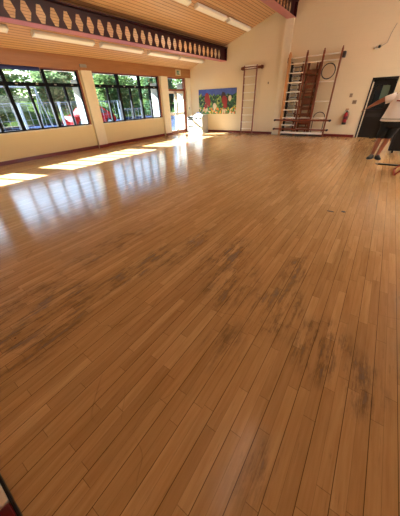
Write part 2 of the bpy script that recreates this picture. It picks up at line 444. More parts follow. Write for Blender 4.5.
O('notice', M['noticegreen'], lambda b: box(b, -.44, -.20, YB+.138, YB+.1475, 1.34, 1.78), lf)
O('push_bar', M['darksteel'], lambda b: tube(b, [(-.78, YB+.09, .98), (-.14, YB+.09, .98)], .018), lf)
O('letter_panel', M['darksteel'], lambda b: box(b, -.7, -.2, YB+.122, YB+.1299, .75, .86, .003), lf)

struct(O('wall_light_stop', M['doordark'], lambda b: box(b, -1.2, .3, YB+.26, YB+.34, 0, 2.4)))  # unseen dark panel added behind the door to stop outdoor light leaking in
# ---------------------------------------------------------------- castellated roof beams
def beam(x, zb, y0, y1, label):
    r = E_('roof_beam', (x, (y0+y1)/2, zb), label, 'beam')
    wx = x + .05
    pitch, z0, z1 = .326, zb+.05, cz(x)
    hz0, hz1, hm = zb+.055, zb+.375, zb+.205
    def f(b):
        ys = []; y = 12.35
        while y > y0+.2: ys.append(y); y -= pitch
        ys = ys[::-1]
        for xx in (wx-.006, wx+.006):
            top, bot = z1-.045 if xx < 0 else z1, zb+.012
            q = lambda *c: b.faces.new([b.verts.new((xx, yy, zz)) for yy, zz in c])
            top = cz(x)-.06
            q((y0, bot), (ys[0]-.163, bot), (ys[0]-.163, top), (y0, top))
            q((ys[-1]+.163, bot), (y1, bot), (y1, top), (ys[-1]+.163, top))
            for c in ys:
                a_, f_ = .115, .045
                h = [(c-a_, hm), (c-f_, hz1), (c+f_, hz1), (c+a_, hm), (c+f_, hz0), (c-f_, hz0)]
                L, R = c-.163, c+.163
                q((L, bot), h[5], h[0], h[1], (L, top))
                q((L, top), h[1], h[2], (R, top)); q((R, top), h[2], h[3], h[4], (R, bot)); q((R, bot), h[4], h[5], (L, bot))
        for c in ys:
            a_, f_ = .115, .045
            h = [(c-a_, hm), (c-f_, hz1), (c+f_, hz1), (c+a_, hm), (c+f_, hz0), (c-f_, hz0)]
            for k in range(6):
                (ya, za), (yb, zb_) = h[k], h[(k+1) % 6]
                b.faces.new([b.verts.new(v) for v in ((wx-.006, ya, za), (wx+.006, ya, za), (wx+.006, yb, zb_), (wx-.006, yb, zb_))])
    O('web', M['beam'], f, r)
    O('bottom_flange', M['flange'], lambda b: box(b, x-.17, x+.17, y0, y1, zb, zb+.014, .002), r)
    O('top_flange', M['beam'], lambda b: box(b, x-.10, x+.20, y0, y1, cz(x)-.075, cz(x)-.055, .002), r)
    O('stiffener_plate', M['beam'], lambda b: box(b, x-.10, x+.165, y1-.014, y1, zb+.015, cz(x)-.076), r)
    return r
beam(-7.41, 3.075, YF, YB-.005, 'long maroon roof beam with hexagonal holes, the lower one over the windows')
beam(-4.30, 4.12, YF, YB-.005, 'maroon roof beam with holes, ending on the cream pilaster at top right')

# ---------------------------------------------------------------- strip lights
def strip_light(loc, label, lit=False):
    x, y, z = loc; L = .95
    r = E_('ceiling_light', loc, label, 'ceiling light', 'surface strip lights in rows along the ceiling')
    ang = math.atan(SL)
    R = Matrix.Rotation(-ang if x < XRIDGE else ang, 3, 'Y')
    O('light_body', M['white'], lambda b: box(b, x-.07, x+.07, y-L, y+L, z-.05, z-.002, .004, R, Vector(loc)), r)
    O('diffuser', (M['lit'] if lit is True else M['dimlit']) if lit else M['diff'], lambda b: box(b, x-.085, x+.085, y-L+.03, y+L-.03, z-.105, z-.048, .02, R, Vector(loc)), r)
    O('end_cap', M['white'], lambda b: box(b, x-.088, x+.088, y-L, y-L+.032, z-.108, z-.045, .008, R, Vector(loc)), r)
    O('end_cap', M['white'], lambda b: box(b, x-.088, x+.088, y+L-.032, y+L, z-.108, z-.045, .008, R, Vector(loc)), r)
    return r
rows = [(-8.62, [2.95, 5.45, 7.62, 9.85, 11.85]), (-6.06, [5.1, 7.35, 9.62, 11.72])]
ordn = ['farthest from the back wall', 'fourth from the back wall', 'third from the back wall', 'second from the back wall', 'touching the back wall']
for ri, (x, ys) in enumerate(rows):
    proto = None
    place = 'white strip light between beam and windows, %s' if ri == 0 else 'white strip light between the two maroon beams, %s'
    names = ordn[5-len(ys):]
    for y, nm in zip(ys, names):
        loc = (x, y, cz(x))
        if proto is None: proto = strip_light(loc, place % nm)
        else: copy_tree(proto, None, place % nm, loc)
# unseen lit rows added on the right-hand slope to brighten the hall
proto = None
for x, ys_, side in ((3.4, (11.4, 9.2, 7.0), 'added lit strip light halfway up the right-hand ceiling slope, %s'), (5.0, (10.4, 8.2, 6.0), 'added lit strip light lowest on the right-hand ceiling slope, %s')):
    for k, y in enumerate(ys_):
        loc = (x, y, cz(x)); lb = side % ['touching the back wall', 'second from the back wall', 'third from the back wall', 'fourth'][k]
        if proto is None: proto = strip_light(loc, lb, True)
        else: copy_tree(proto, None, lb, loc)

strip_light((-.42, 1.75, cz(-.42)), 'dim lit strip light beside the ridge directly above the camera', 'dim')
# ---------------------------------------------------------------- small wall fittings
r = E_('exit_sign', (XL+.09, 11.82, 2.68), 'square exit sign with dark green face on the timber beam over the door', 'sign')
O('sign_box', M['creammat'], lambda b: box(b, XL+.09, XL+.13, 11.62, 12.02, 2.62, 2.86, .006), r)
O('sign_face', M['green'], lambda b: box(b, XL+.13, XL+.134, 11.70, 11.94, 2.66, 2.82), r)
def f(b):
    x = XL+.1345
    box(b, x, x+.001, 11.88, 11.925, 2.68, 2.80)
    tube(b, [(x, 11.80, 2.795), (x+.001, 11.80, 2.795)], .012, 8)
    for p in ([(11.80, 2.775), (11.795, 2.73)], [(11.795, 2.73), (11.83, 2.71), (11.82, 2.68)], [(11.795, 2.73), (11.765, 2.70), (11.74, 2.70)], [(11.80, 2.77), (11.84, 2.75)], [(11.80, 2.77), (11.765, 2.745)]):
        tube(b, [(x+.0006, a, c) for a, c in p], .006, 6)
O('running_figure', M['white'], f, r)
r = tag(O('wall_sensor', M['grey'], lambda b: (box(b, XL+.089, XL+.125, 6.28, 6.55, 2.63, 2.72, .01), tube(b, [(XL+.12, 6.41, 2.66), (XL+.135, 6.41, 2.66)], .02, 10))), 'small grey box on the timber beam above the pier between windows', 'sensor')
r = E_('light_switch', (XL+.08, 12.68, 1.17), 'small grey switch on the cream post beside the glazed door', 'switch')
O('switch_plate', M['grey'], lambda b: box(b, XL+.08, XL+.09, 12.635, 12.72, 1.13, 1.22, .002), r)
O('rocker', M['white'], lambda b: box(b, XL+.0895, XL+.094, 12.66, 12.69, 1.155, 1.195, .001), r)
for nm, x, z, w, h, lb in (('wall_plate', -1.425, 1.50, .11, .13, 'upper grey plate on back wall, highest of three above the extinguisher'), ('wall_plate', -1.24, 1.27, .15, .13, 'middle grey plate on back wall, the largest and nearest the dark door'), ('wall_plate', -1.42, 1.03, .12, .045, 'thin tan plate directly above the red fire extinguisher')):
    r = E_(nm, (x, YB, z), lb, 'wall plate', 'plates on the wall by the extinguisher')
    O('plate', M['plate'] if z > 1.1 else M['palewood'], lambda b: box(b, x-w/2, x+w/2, YB-.015, YB, z-h/2, z+h/2, .003), r)
    O('inset', M['plateinset'], lambda b: box(b, x-w/2+.02, x+w/2-.02, YB-.018, YB-.0149, z-h/2+.015, z+h/2-.015), r)
# fire extinguisher
x, y = -1.40, YB-.10
r = E_('fire_extinguisher', (x, y, .50), 'red fire extinguisher hanging on back wall between climbing frame and dark door', 'fire extinguisher')
O('cylinder', M['red'], lambda b: lathe(b, (x, y, .50), [(.055, 0), (.075, .02), (.078, .04), (.078, .34), (.06, .40), (.03, .43)]), r, smooth=True)
O('base_cup', M['black'], lambda b: lathe(b, (x, y, .49), [(.06, -.01), (.082, 0), (.082, .07), (.079, .075)]), r, smooth=True)
O('valve_handle', M['black'], lambda b: (box(b, x-.02, x+.02, y-.02, y+.02, .925, .965), box(b, x-.075, x+.03, y-.012, y+.012, .965, .978), box(b, x-.07, x+.03, y-.012, y+.012, .992, 1.004)), r)
O('hose', M['black'], lambda b: tube(b, [(x+.02, y-.02, .945), (x+.08, y-.03, .93), (x+.10, y-.04, .85), (x+.095, y-.04, .65)], .010), r, smooth=True)
O('label_band', M['maroonmat'], lambda b: lathe(b, (x, y, .68), [(.0785, 0), (.0788, .001), (.0788, .10), (.0785, .101)]), r, smooth=True)
O('wall_bracket', M['darksteel'], lambda b: box(b, x-.03, x+.03, y+.075, YB, .62, .82), r)
# alarm camera with cable
x, z = -1.0, 2.89
r = E_('alarm_bell', (x, YB, z), 'small white and black alarm fitting high on the back wall right of climbing frame', 'alarm')
O('mount', M['white'], lambda b: box(b, x-.10, x+.02, YB-.05, YB, z-.03, z+.05, .008), r)
O('sounder', M['black'], lambda b: tube(b, [(x+.05, YB-.09, z+.03), (x+.05, YB, z+.03)], .04, 14), r, smooth=True)
O('lens_cover', M['white'], lambda b: tube(b, [(x-.05, YB-.08, z+.01), (x-.05, YB-.045, z+.01)], .035, 14), r, smooth=True)
tag(O('wall_cable', M['grey'], lambda b: tube(b, [(x+.09, YB-.008, z+.04), (x+.25, YB-.008, z+.12), (x+.28, YB-.008, z+.35), (x+.36, YB-.008, z+.6)], .008, 6)), 'thin grey cable rising from the alarm fitting on the back wall', 'cable')
tag(O('wall_hook', M['black'], lambda b: (box(b, -5.02, -4.98, YB-.015, YB, 2.06, 2.14, .003), tube(b, [(-5.0, YB-.01, 2.08), (-5.0, YB-.05, 2.075), (-5.0, YB-.055, 2.11)], .006))), 'small black hook on the back wall between ladder and pilaster', 'hook')

# ---------------------------------------------------------------- mural painting
PX0, PX1, PZ0, PZ1 = -8.97, -6.62, .885, 2.01
r = E_('mural_panel', ((PX0+PX1)/2, YB-.02, PZ0), 'long colourful painted panel of red roofed huts, leaves and blue sky on back wall', 'painting')
def mural():
    m = N('mural_paint'); p = m.geo()
    s = m.n('ShaderNodeSeparateXYZ', {0: p}).outputs
    v = m.n('ShaderNodeCombineXYZ', {0: s[0], 1: s[2], 2: 0.0}).outputs[0]
    vo = m.n('ShaderNodeTexVoronoi', {'Vector': v, 'Scale': 12.0}).outputs['Color']
    g = m.n('ShaderNodeSeparateXYZ', {0: vo}).outputs[0]
    gr = m.ramp(g, [(0, C(18, 60, 44)), (.3, C(36, 96, 62)), (.5, C(90, 140, 70)), (.68, C(24, 70, 60)), (.82, C(150, 170, 90)), (1, C(60, 130, 96))])
    gr.node.color_ramp.interpolation = 'CONSTANT'
    low = m.ramp(g, [(0, C(210, 190, 60)), (.25, C(60, 130, 60)), (.5, C(220, 120, 60)), (.65, C(70, 150, 100)), (.85, C(230, 210, 180)), (1, C(40, 90, 60))])
    low.node.color_ramp.interpolation = 'CONSTANT'
    zz = m.math('ADD', s[2], m.math('MULTIPLY', m.noise(v, 4, 3), .35))
    sky = m.mix(m.noise(v, 5, 3), C(36, 62, 150), C(84, 110, 196))
    a = m.mix(m.math('GREATER_THAN', zz, 1.36), low, gr)
    a = m.mix(m.math('GREATER_THAN', zz, 1.93), a, sky)
    m.bsdf(a, .5); return m.m
O('board', mural(), lambda b: box(b, PX0, PX1, YB-.02, YB-.001, PZ0, PZ1), r)
def shape_on(poly, i): return lambda b: prism(b, poly, YB-.024-i*.0008, YB-.0201)
def blob(cx, cz_, rx, rz, n=9, seed=0):
    q = random.Random(seed); return [(cx+rx*(.8+.4*q.random())*math.cos(2*math.pi*k/n), cz_+rz*(.8+.4*q.random())*math.sin(2*math.pi*k/n)) for k in range(n)]
mred = paint('painted_brick_red', C(150, 44, 44), .5); mpale = paint('painted_cream', C(226, 214, 190), .5); mdk = paint('painted_dark', C(46, 30, 40), .5)
for i, (cx, cz_, rx, rz, mm) in enumerate([(-8.42, 1.62, .15, .26, mred), (-8.30, 1.42, .13, .20, mred), (-8.5, 1.25, .10, .12, mred), (-7.38, 1.70, .14, .18, mdk), (-7.30, 1.48, .18, .22, mred), (-7.25, 1.22, .12, .1, mred),
                                          (-7.92, 1.24, .12, .14, mpale), (-7.40, 1.02, .06, .12, mpale), (-6.98, 1.58, .10, .14, mpale), (-8.45, 1.08, .09, .08, mpale), (-7.28, 1.0, .05, .11, mpale)]):
    O('painted_shape', mm, shape_on(blob(cx, cz_, rx, rz, 9, i), i), r)

# ---------------------------------------------------------------- cabinets in the corner
r = E_('drawer_cabinet', (-8.66, 12.6, 0), 'white drawer cabinet with two black handles, sunlit below the painted panel', 'cabinet')
O('carcass', M['cabinet'], lambda b: box(b, -8.97, -8.36, 12.32, YB-.03, .0, .86, .006), r)
for z0, z1 in ((.06, .30), (.32, .58), (.60, .82)):
    dr = O('drawer', M['cabinet'], lambda b: box(b, -8.945, -8.385, 12.295, 12.322, z0, z1, .005), r)
    for hx in ((-8.81, -8.52) if z0 > .5 else ((-8.665,) if z0 < .1 else ())):
        O('handle', M['black'] if z0 > .5 else M['grey'], lambda b: box(b, hx-.075, hx+.075, 12.268, 12.296, (z0+z1)/2-.025, (z0+z1)/2+.03, .008), dr)
r = E_('shelf_unit', (-9.2, 12.6, 0), 'low cream shelf unit with open slots in the corner beside white cabinet', 'shelf unit')
def f(b):
    x0, x1, y0, y1 = -9.46, -8.99, 12.36, YB-.03
    box(b, x0, x0+.02, y0, y1, 0, .80); box(b, x1-.02, x1, y0, y1, 0, .80); box(b, x0, x1, y1-.015, y1, 0, .80)
    for z in (0.03, .2, .3, .58, .68, .78): box(b, x0+.02, x1-.02, y0, y1-.015, z, z+.02)
O('shelf_frame', M['cabinet'], f, r)
O('front_panel', M['cabinet'], lambda b: (box(b, -9.44, -9.01, 12.35, 12.365, .32, .58), box(b, -9.44, -9.01, 12.35, 12.365, .05, .2)), r)
r = E_('storage_box', (-8.75, 12.58, .86), 'small white and blue box standing on the white drawer cabinet', 'box')
O('tub', M['white'], lambda b: box(b, -8.90, -8.62, 12.48, 12.68, .86, .93, .008), r)
O('lid', M['blue'], lambda b: box(b, -8.91, -8.61, 12.47, 12.69, .93, .95, .004), r)

# ---------------------------------------------------------------- hinged climbing ladder
r = E_('climbing_ladder', (-5.87, YB-.14, 0), 'tall narrow climbing ladder standing alone against the wall right of the painted panel', 'ladder')
LY = YB-.16
for x in (-6.18, -5.55):
    O('rail', M['railwood'], lambda b: box(b, x-.022, x+.022, LY-.045, LY+.035, 0, 2.80, .006), r)
for k in range(9):
    z = .22+k*.31
    O('rung', M['rung'], lambda b: tube(b, [(-6.16, LY, z), (-5.57, LY, z)], .021, 8), r, smooth=True)
O('wall_rail', M['redwood'], lambda b: box(b, -6.40, -5.28, YB-.11, YB-.04, 2.66, 2.76, .006), r)
for x in (-6.3, -5.36): O('wall_block', M['redwood'], lambda b: box(b, x-.035, x+.035, YB-.11, YB, 2.64, 2.78, .008), r)
O('top_bar', M['rung'], lambda b: tube(b, [(-6.2, LY, 2.79), (-5.53, LY, 2.79)], .018, 8), r)

# ---------------------------------------------------------------- fold-away climbing frame
r = E_('climbing_apparatus', (-3.08, YB-.2, 0), 'wide wooden climbing frame folded against the back wall beside the pilaster', 'climbing frame')
FY = YB-.22
posts = [(-4.07, .055, M['palewood']), (-3.38, .032, M['redwood']), (-2.75, .032, M['redwood']), (-2.11, .03, M['brownpanel'])]
for x, hw, mm in posts:
    O('post', mm, lambda b: (box(b, x-hw, x+hw, FY-.05, FY+.05, 0, 3.0, .008), box(b, x-hw*.6, x+hw*.6, FY-.04, FY+.04, 3.0, 3.06, .01)), r)
def rung(x0, x1, z, y=FY, rr=.021, mm='rung'):
    O('rung', M[mm], lambda b: tube(b, [(x0, y, z), (x1, y, z)], rr, 8), r, smooth=True)
X = [-4.02, -3.41, -3.35, -2.78, -2.72, -2.14]
for z in (2.86, 2.67): rung(-4.02, -3.41, z); rung(-3.35, -2.78, z); rung(-2.72, -2.14, z)
for z in (2.36, 2.03, 1.70, 1.37, 1.04, .72, .43): rung(-4.02, -3.41, z, FY-.03)
for z in (2.0, 1.33, .72, .28): rung(-2.72, -2.14, z)
rung(-3.35, -2.78, .28); rung(-3.35, -2.78, .72)
O('foot_board', M['rung'], lambda b: box(b, -4.02, -2.14, FY-.06, FY-.03, .08, .17, .006), r)
O('floor_rail', M['darksteel'], lambda b: box(b, -4.1, -2.08, FY-.04, FY+.04, 0.0, .035, .004), r)
O('stabiliser', M['redwood'], lambda b: (box(b, -4.34, -1.92, FY-.14, FY-.08, .60, .67, .006), box(b, -4.32, -4.28, FY-.09, FY+.05, .60, .67)), r)
O('stabiliser', M['redwood'], lambda b: box(b, -4.34, -1.95, FY-.14, FY-.08, .24, .30, .006), r)
for x, z in ((-4.33, .635), (-1.93, .635), (-4.33, .27), (-1.96, .27)):
    O('end_knob', M['darksteel'], lambda b: tube(b, [(x, FY-.17, z), (x, FY-.05, z)], .045, 12), r, smooth=True)
for x in (-4.12, -2.05):
    O('wall_bracket', M['darksteel'], lambda b: (box(b, x-.04, x+.06, FY, YB, 2.72, 2.90, .008)), r)
# dark steel frame folded inside the first bay
def f(b):
    y = FY+.09
    for x in (-3.93, -3.50): box(b, x-.028, x+.028, y-.02, y+.02, .05, 2.72)
    for k in range(17): box(b, -3.93, -3.50, y-.018, y+.018, .10+k*.152, .145+k*.152)
O('steel_inner_frame', M['darksteel'], f, r)
def f(b):
    y = FY+.03
    for k in range(8):
        z = .26+k*.30
        for z2 in (z, z+.19): box(b, -3.86, -3.58, y-.012, y+.012, z2, z2+.035)
        for x in (-3.86, -3.615): box(b, x, x+.035, y-.012, y+.012, z, z+.22)
O('square_panels', M['steel'], f, r)
O('side_net', M['black'], lambda b: box(b, -4.01, -3.95, FY+.10, FY+.14, .04, 2.74), r)
# brown ladders folded inside the middle bay
for x0, x1, y, mm, n_, h_ in ((-3.50, -2.93, FY+.08, 'redwood', 8, .04), (-3.26, -2.83, FY+.13, 'brownpanel', 9, .13), (-3.30, -2.86, FY+.18, 'redwood', 12, .07)):
    def f(b):
        for x in (x0, x1): box(b, x-.03, x+.03, y-.02, y+.02, .1, 2.66, .005)
        for k in range(n_): box(b, x0, x1, y-.016, y+.016, .25+k*(2.32/n_), .25+h_+k*(2.32/n_))
    O('inner_ladder', M[mm], f, r)
# hoops hanging on the frame
tag(O('hoop', M['black'], lambda b: ring(b, (-2.445, FY-.04, 2.33), .245, .018), smooth=True), 'round black hoop hanging in the upper right bay of the climbing frame', 'hoop', 'black hoops in the climbing frame')
def f(b):
    pts = [(-2.66, FY+.06, 0.0), (-2.66, FY+.06, .72)] + [(-2.43-.23*math.cos(a*math.pi/10), FY+.06, .74+.2*math.sin(a*math.pi/10)) for a in range(0, 11)] + [(-2.20, FY+.06, .72), (-2.20, FY+.06, 0.0)]
    tube(b, pts, .016, 8)
tag(O('arched_hoop', M['darksteel'], f, smooth=True), 'dark arched hoop with straight legs standing behind the lowest bars of climbing frame', 'hoop', 'black hoops in the climbing frame')

# ---------------------------------------------------------------- bits on the floor
def scrap(x, y, w, l, a, name, lb):
    R = Matrix.Rotation(a, 3, 'Z')
    def f(b):
        n = 9; q = random.Random(int(x*100))
        poly = [(x+w*(.7+.5*q.random())*math.cos(2*math.pi*k/n), y+l*(.7+.5*q.random())*math.sin(2*math.pi*k/n)) for k in range(n)]
        prism(b, poly, 0.0, .004, 'XY')
    return tag(O(name, M['black'], f), lb, 'scrap', 'dark scraps on the open floor')
scrap(-.27, 3.94, .05, .018, 0, 'tape_scrap', 'thin flat dark scrap on the floor, left of the pair')
scrap(-.10, 4.02, .035, .03, 0, 'tape_scrap', 'thicker dark scrap on the floor, right of the pair')
# folded mat at the near left corner of the view
r = E_('folded_mat', (-1.08, -.52, 0), 'cream and maroon gym mat lying at the near left corner', 'mat')
def rotq(vs_c):
    return Matrix.Rotation(math.radians(0), 3, 'Z')
O('cream_section', M['creammat'], lambda b: box(b, -1.42, -.89, -.85, -.33, .0, .035, .012), r, smooth=False)
O('maroon_section', M['maroonmat'], lambda b: box(b, -.885, -.60, -.85, -.33, .0, .035, .012), r)
O('dark_edge_strip', M['black'], lambda b: box(b, -1.425, -.60, -.33, -.318, .0, .022, .004), r)  # narrow black strip along the mat's far edge

# ---------------------------------------------------------------- things by the door
r = E_('equipment_case', (1.0, 9.85, 0), 'black equipment case on castors standing behind the person at the right edge', 'case')
O('case_body', M['black'], lambda b: box(b, .36, 1.4, 9.55, 10.15, .07, .98, .02), r)
O('lid', M['black'], lambda b: box(b, .355, 1.405, 9.545, 10.155, .985, 1.09, .02), r)
for x in (.388, 1.375): O('corner_guard', M['darksteel'], lambda b: box(b, x-.03, x+.03, 9.538, 9.56, .07, .98, .004), r)
O('latch', M['steel'], lambda b: box(b, .46, .52, 9.53, 9.552, .74, .84, .006), r)
for x in (.48, 1.32):
    for y in (9.62, 10.08): O('castor', M['rubber'], lambda b: tube(b, [(x-.02, y, .036), (x+.02, y, .036)], .035, 14), r)
r = E_('floor_board', (.44, 7.78, 0), 'thin black flat bar lying on the floor in front of the person', 'board')
O('bar', M['black'], lambda b: box(b, .20, .66, 7.73, 7.82, 0, .03, .006), r)
O('end_plate', M['grey'], lambda b: box(b, .14, .215, 7.76, 7.84, 0, .022, .004), r)
r = E_('folding_stool', (.78, 7.0, 0), 'red folding stool with crossed tube legs at the right edge of the view', 'stool')
for y in (6.72, 7.28):
    O('leg', M['red'], lambda b: tube(b, [(.54, y, .014), (.88, y, .50)], .014, 10), r, smooth=True)
    O('leg', M['red'], lambda b: tube(b, [(.88, y+.03, .014), (.54, y+.03, .50)], .014, 10), r, smooth=True)
for x, z in ((.54, .014), (.88, .014)): O('foot_bar', M['red'], lambda b: tube(b, [(x, 6.72, z), (x, 7.30, z)], .014, 10), r)
O('seat', M['red'], lambda b: box(b, .62, .90, 6.70, 7.33, .50, .525, .008), r)

# ---------------------------------------------------------------- person
def skin(name, mat, verts, edges, radii, parent, sub=2, root=0, extra=None):
    me = bpy.data.meshes.new(name); me.from_pydata([Vector(v) for v in verts], edges, [])
    o = bpy.data.objects.new(name, me); COL.objects.link(o)
    md = o.modifiers.new('s', 'SKIN'); md.use_smooth_shade = True
    sv = me.skin_vertices[0].data
    for i, rr in enumerate(radii): sv[i].radius = rr if isinstance(rr, tuple) else (rr, rr)
    for i in range(len(verts)): sv[i].use_root = (i == root)
    o.modifiers.new('d', 'SUBSURF').levels = sub; o.modifiers['d'].render_levels = sub
    bpy.context.view_layer.update()
    ev = o.evaluated_get(bpy.context.evaluated_depsgraph_get())
    nm = bpy.data.meshes.new_from_object(ev); o.modifiers.clear(); o.data = nm
    nm.materials.clear(); nm.materials.append(mat)
    for p in nm.polygons: p.use_smooth = True
    if extra: extra(nm)
    o.parent = parent; o.location = -Vector(WPOS[parent.name]); WPOS[o.name] = (0, 0, 0)
    return o
PY = 8.5
P = E_('person', (.16, PY, 0), 'person in white t-shirt and black shorts reaching an arm towards the dark door', 'person')
V = []; Ed = []; Rd = []
def a(v, r, p=None):
    V.append(v); Rd.append(r); i = len(V)-1
    if p is not None: Ed.append((p, i))
    return i
pel = a((.20, PY, .96), (.15, .11))
ch = a((.21, PY, 1.18), (.13, .10), pel); ch2 = a((.21, PY, 1.38), (.155, .105), ch)
nk0 = a((.215, PY, 1.50), (.07, .065), ch2); nk = a((.22, PY-.01, 1.575), (.052, .055), nk0)
hd1 = a((.22, PY-.03, 1.645), (.062, .075), nk); hd2 = a((.22, PY-.025, 1.72), (.075, .092), hd1); hd3 = a((.22, PY-.01, 1.79), (.066, .082), hd2)
# his right arm (towards -X)
s1 = a((.04, PY, 1.465), .065, ch2); e1 = a((-.18, PY-.02, 1.385), .055, s1); f1 = a((-.27, PY-.03, 1.335), .052, e1); w1 = a((-.415, PY-.05, 1.245), (.036, .032), f1); h1 = a((-.48, PY-.055, 1.205), (.046, .026), w1)
s2 = a((.39, PY, 1.475), .055, ch2); e2 = a((.47, PY+.02, 1.21), .042, s2); w2 = a((.47, PY-.08, .98), (.026, .022), e2); h2 = a((.465, PY-.10, .91), (.018, .036), w2)
hipR = a((.10, PY, .86), .10, pel); kR = a((.03, PY-.02, .50), .068, hipR); cR = a((.025, PY+.02, .34), .066, kR); aR = a((.0, PY, .10), .042, cR); tR = a((-.01, PY-.07, .045), .035, aR)
hipL = a((.29, PY, .86), .10, pel); kL = a((.205, PY-.03, .50), .068, hipL); cL = a((.17, PY+.01, .34), .066, kL); aL = a((.125, PY, .10), .042, cL); tL = a((.14, PY-.07, .045), .035, aL)
body = skin('body', M['skin'], V, Ed, Rd, P, 2)
def fingers(base, d, n_, side, thumb):
    """palm end -> five short skinned chains joined in one mesh"""
    base, d, n_, side = Vector(base), Vector(d).normalized(), Vector(n_).normalized(), Vector(side).normalized()
    v, e, rr = [], [], []
    for k, (off, L) in enumerate(((-.027, .066), (-.009, .078), (.009, .074), (.026, .058))):
        p0 = base + side*off - d*.015; b0 = len(v)
        v += [p0, p0+d*(.015+L*.45)+n_*.004, p0+d*(.015+L*.75)+n_*.014, p0+d*(.015+L)+n_*.03]; e += [(b0, b0+1), (b0+1, b0+2), (b0+2, b0+3)]; rr += [.0085, .008, .0075, .0065]
    b0 = len(v); p0 = base - d*.05 + side*thumb*.02
    v += [p0, p0+side*thumb*.03+d*.02+n_*.008, p0+side*thumb*.04+d*.05+n_*.014]; e += [(b0, b0+1), (b0+1, b0+2)]; rr += [.011, .009, .0075]
    return v, e, rr
def hand(args):
    v, e, rr = fingers(*args)
    me = bpy.data.meshes.new('fingers'); me.from_pydata(v, e, []); o = bpy.data.objects.new('fingers', me); COL.objects.link(o)
    o.modifiers.new('s', 'SKIN')
    sv = me.skin_vertices[0].data
    seen = set()
    for i, q in enumerate(rr): sv[i].radius = (q, q); sv[i].use_root = i in (0, 4, 8, 12, 16)
    o.modifiers.new('d', 'SUBSURF').levels = 1
    bpy.context.view_layer.update(); ev = o.evaluated_get(bpy.context.evaluated_depsgraph_get())
    nm = bpy.data.meshes.new_from_object(ev); nm.transform(Matrix.Identity(4))
    bpy.data.objects.remove(o)
    return nm
# merge fingers, ears, nose into the body mesh
bm = bmesh.new(); bm.from_mesh(body.data)
for args in (((-.50, PY-.055, 1.193), (-.88, -.05, -.46), (-.3, -.3, -.9), (.1, .9, -.1), -1), ((.465, PY-.105, .885), (-.02, -.2, -1), (-.9, 0, 0), (0, -1, .1), 1)):
    bm.from_mesh(hand(args))
def ball(bm, c, r, seg=10):
    bmesh.ops.create_uvsphere(bm, u_segments=seg, v_segments=seg, radius=1, matrix=Matrix.Translation(c) @ Matrix.Diagonal((*r, 1)))
ball(bm, (.22, PY-.125, 1.695), (.013, .022, .02)); ball(bm, (.144, PY-.02, 1.705), (.012, .02, .032)); ball(bm, (.296, PY-.02, 1.705), (.012, .02, .032))
ball(bm, (.22, PY-.092, 1.635), (.03, .02, .02))
for fc in bm.faces: fc.smooth = True
bm.to_mesh(body.data); bm.free()
for x in (.192, .248): O('eye', M['eye'], lambda b: ball(b, (x, PY-.103, 1.722), (.013, .01, .008)), P, smooth=True)
O('mouth', M['lip'], lambda b: ball(b, (.22, PY-.111, 1.655), (.024, .008, .007)), P, smooth=True)
def f(b):
    ball(b, (.22, PY+.01, 1.765), (.087, .103, .088), 16)
    for v in b.verts:
        if v.co.y < PY-.05 and v.co.z < 1.775: v.co.y = PY-.05
O('hair', M['hair'], f, P, smooth=True)
# t-shirt: loose body flaring to the hem, with two short sleeves
def band(b, c, rx, ry, h, seg=28):
    A = [b.verts.new((c[0]+rx*math.cos(2*math.pi*k/seg), c[1]+ry*math.sin(2*math.pi*k/seg), c[2])) for k in range(seg)]
    B = [b.verts.new((q.co.x, q.co.y, q.co.z+h)) for q in A]
    for k in range(seg): b.faces.new((A[k], A[(k+1) % seg], B[(k+1) % seg], B[k]))
def loft(b, rings, seg=24, close=True):
    V = []
    for c, u, v, ru, rv in rings:
        c, u, v = Vector(c), Vector(u), Vector(v)
        V.append([b.verts.new(c + u*math.copysign(abs(math.cos(k*2*math.pi/seg))**.85, math.cos(k*2*math.pi/seg))*ru + v*math.sin(k*2*math.pi/seg)*rv) for k in range(seg)])
    for A, B in zip(V, V[1:]):
        for k in range(seg): b.faces.new((A[k], A[(k+1) % seg], B[(k+1) % seg], B[k]))
    if close: b.faces.new(V[0][::-1]); b.faces.new(V[-1])
ux, uy = (1, 0, 0), (0, 1, 0)
def f(b):
    loft(b, [((.20, PY, .915), ux, uy, .29, .155), ((.20, PY, .93), ux, uy, .305, .165), ((.20, PY, 1.05), ux, uy, .27, .16), ((.205, PY, 1.22), ux, uy, .235, .145), ((.21, PY, 1.38), ux, uy, .215, .13), ((.21, PY, 1.47), ux, uy, .20, .115), ((.215, PY, 1.525), ux, uy, .13, .085), ((.22, PY, 1.55), ux, uy, .075, .065)])
    d = Vector((-.24, -.02, -.09)).normalized(); w = Vector((0, 1, 0)); t = d.cross(w)
    p = Vector((.07, PY, 1.45))
    loft(b, [(p+d*.0, w, t, .085, .09), (p+d*.10, w, t, .085, .088), (p+d*.21, w, t, .088, .088), (p+d*.225, w, t, .082, .082)], 16)
    d = Vector((.08, .02, -.265)).normalized(); t = d.cross(w); p = Vector((.385, PY, 1.46))
    loft(b, [(p-d*.03, w, t, .07, .06), (p+d*.06, w, t, .085, .08), (p+d*.20, w, t, .088, .085), (p+d*.215, w, t, .082, .08)], 16)
O('shirt', M['shirt'], f, P, smooth=True)
O('hem_stripe', M['darksteel'], lambda b: band(b, (.20, PY, .965), .302, .170, .014), P)
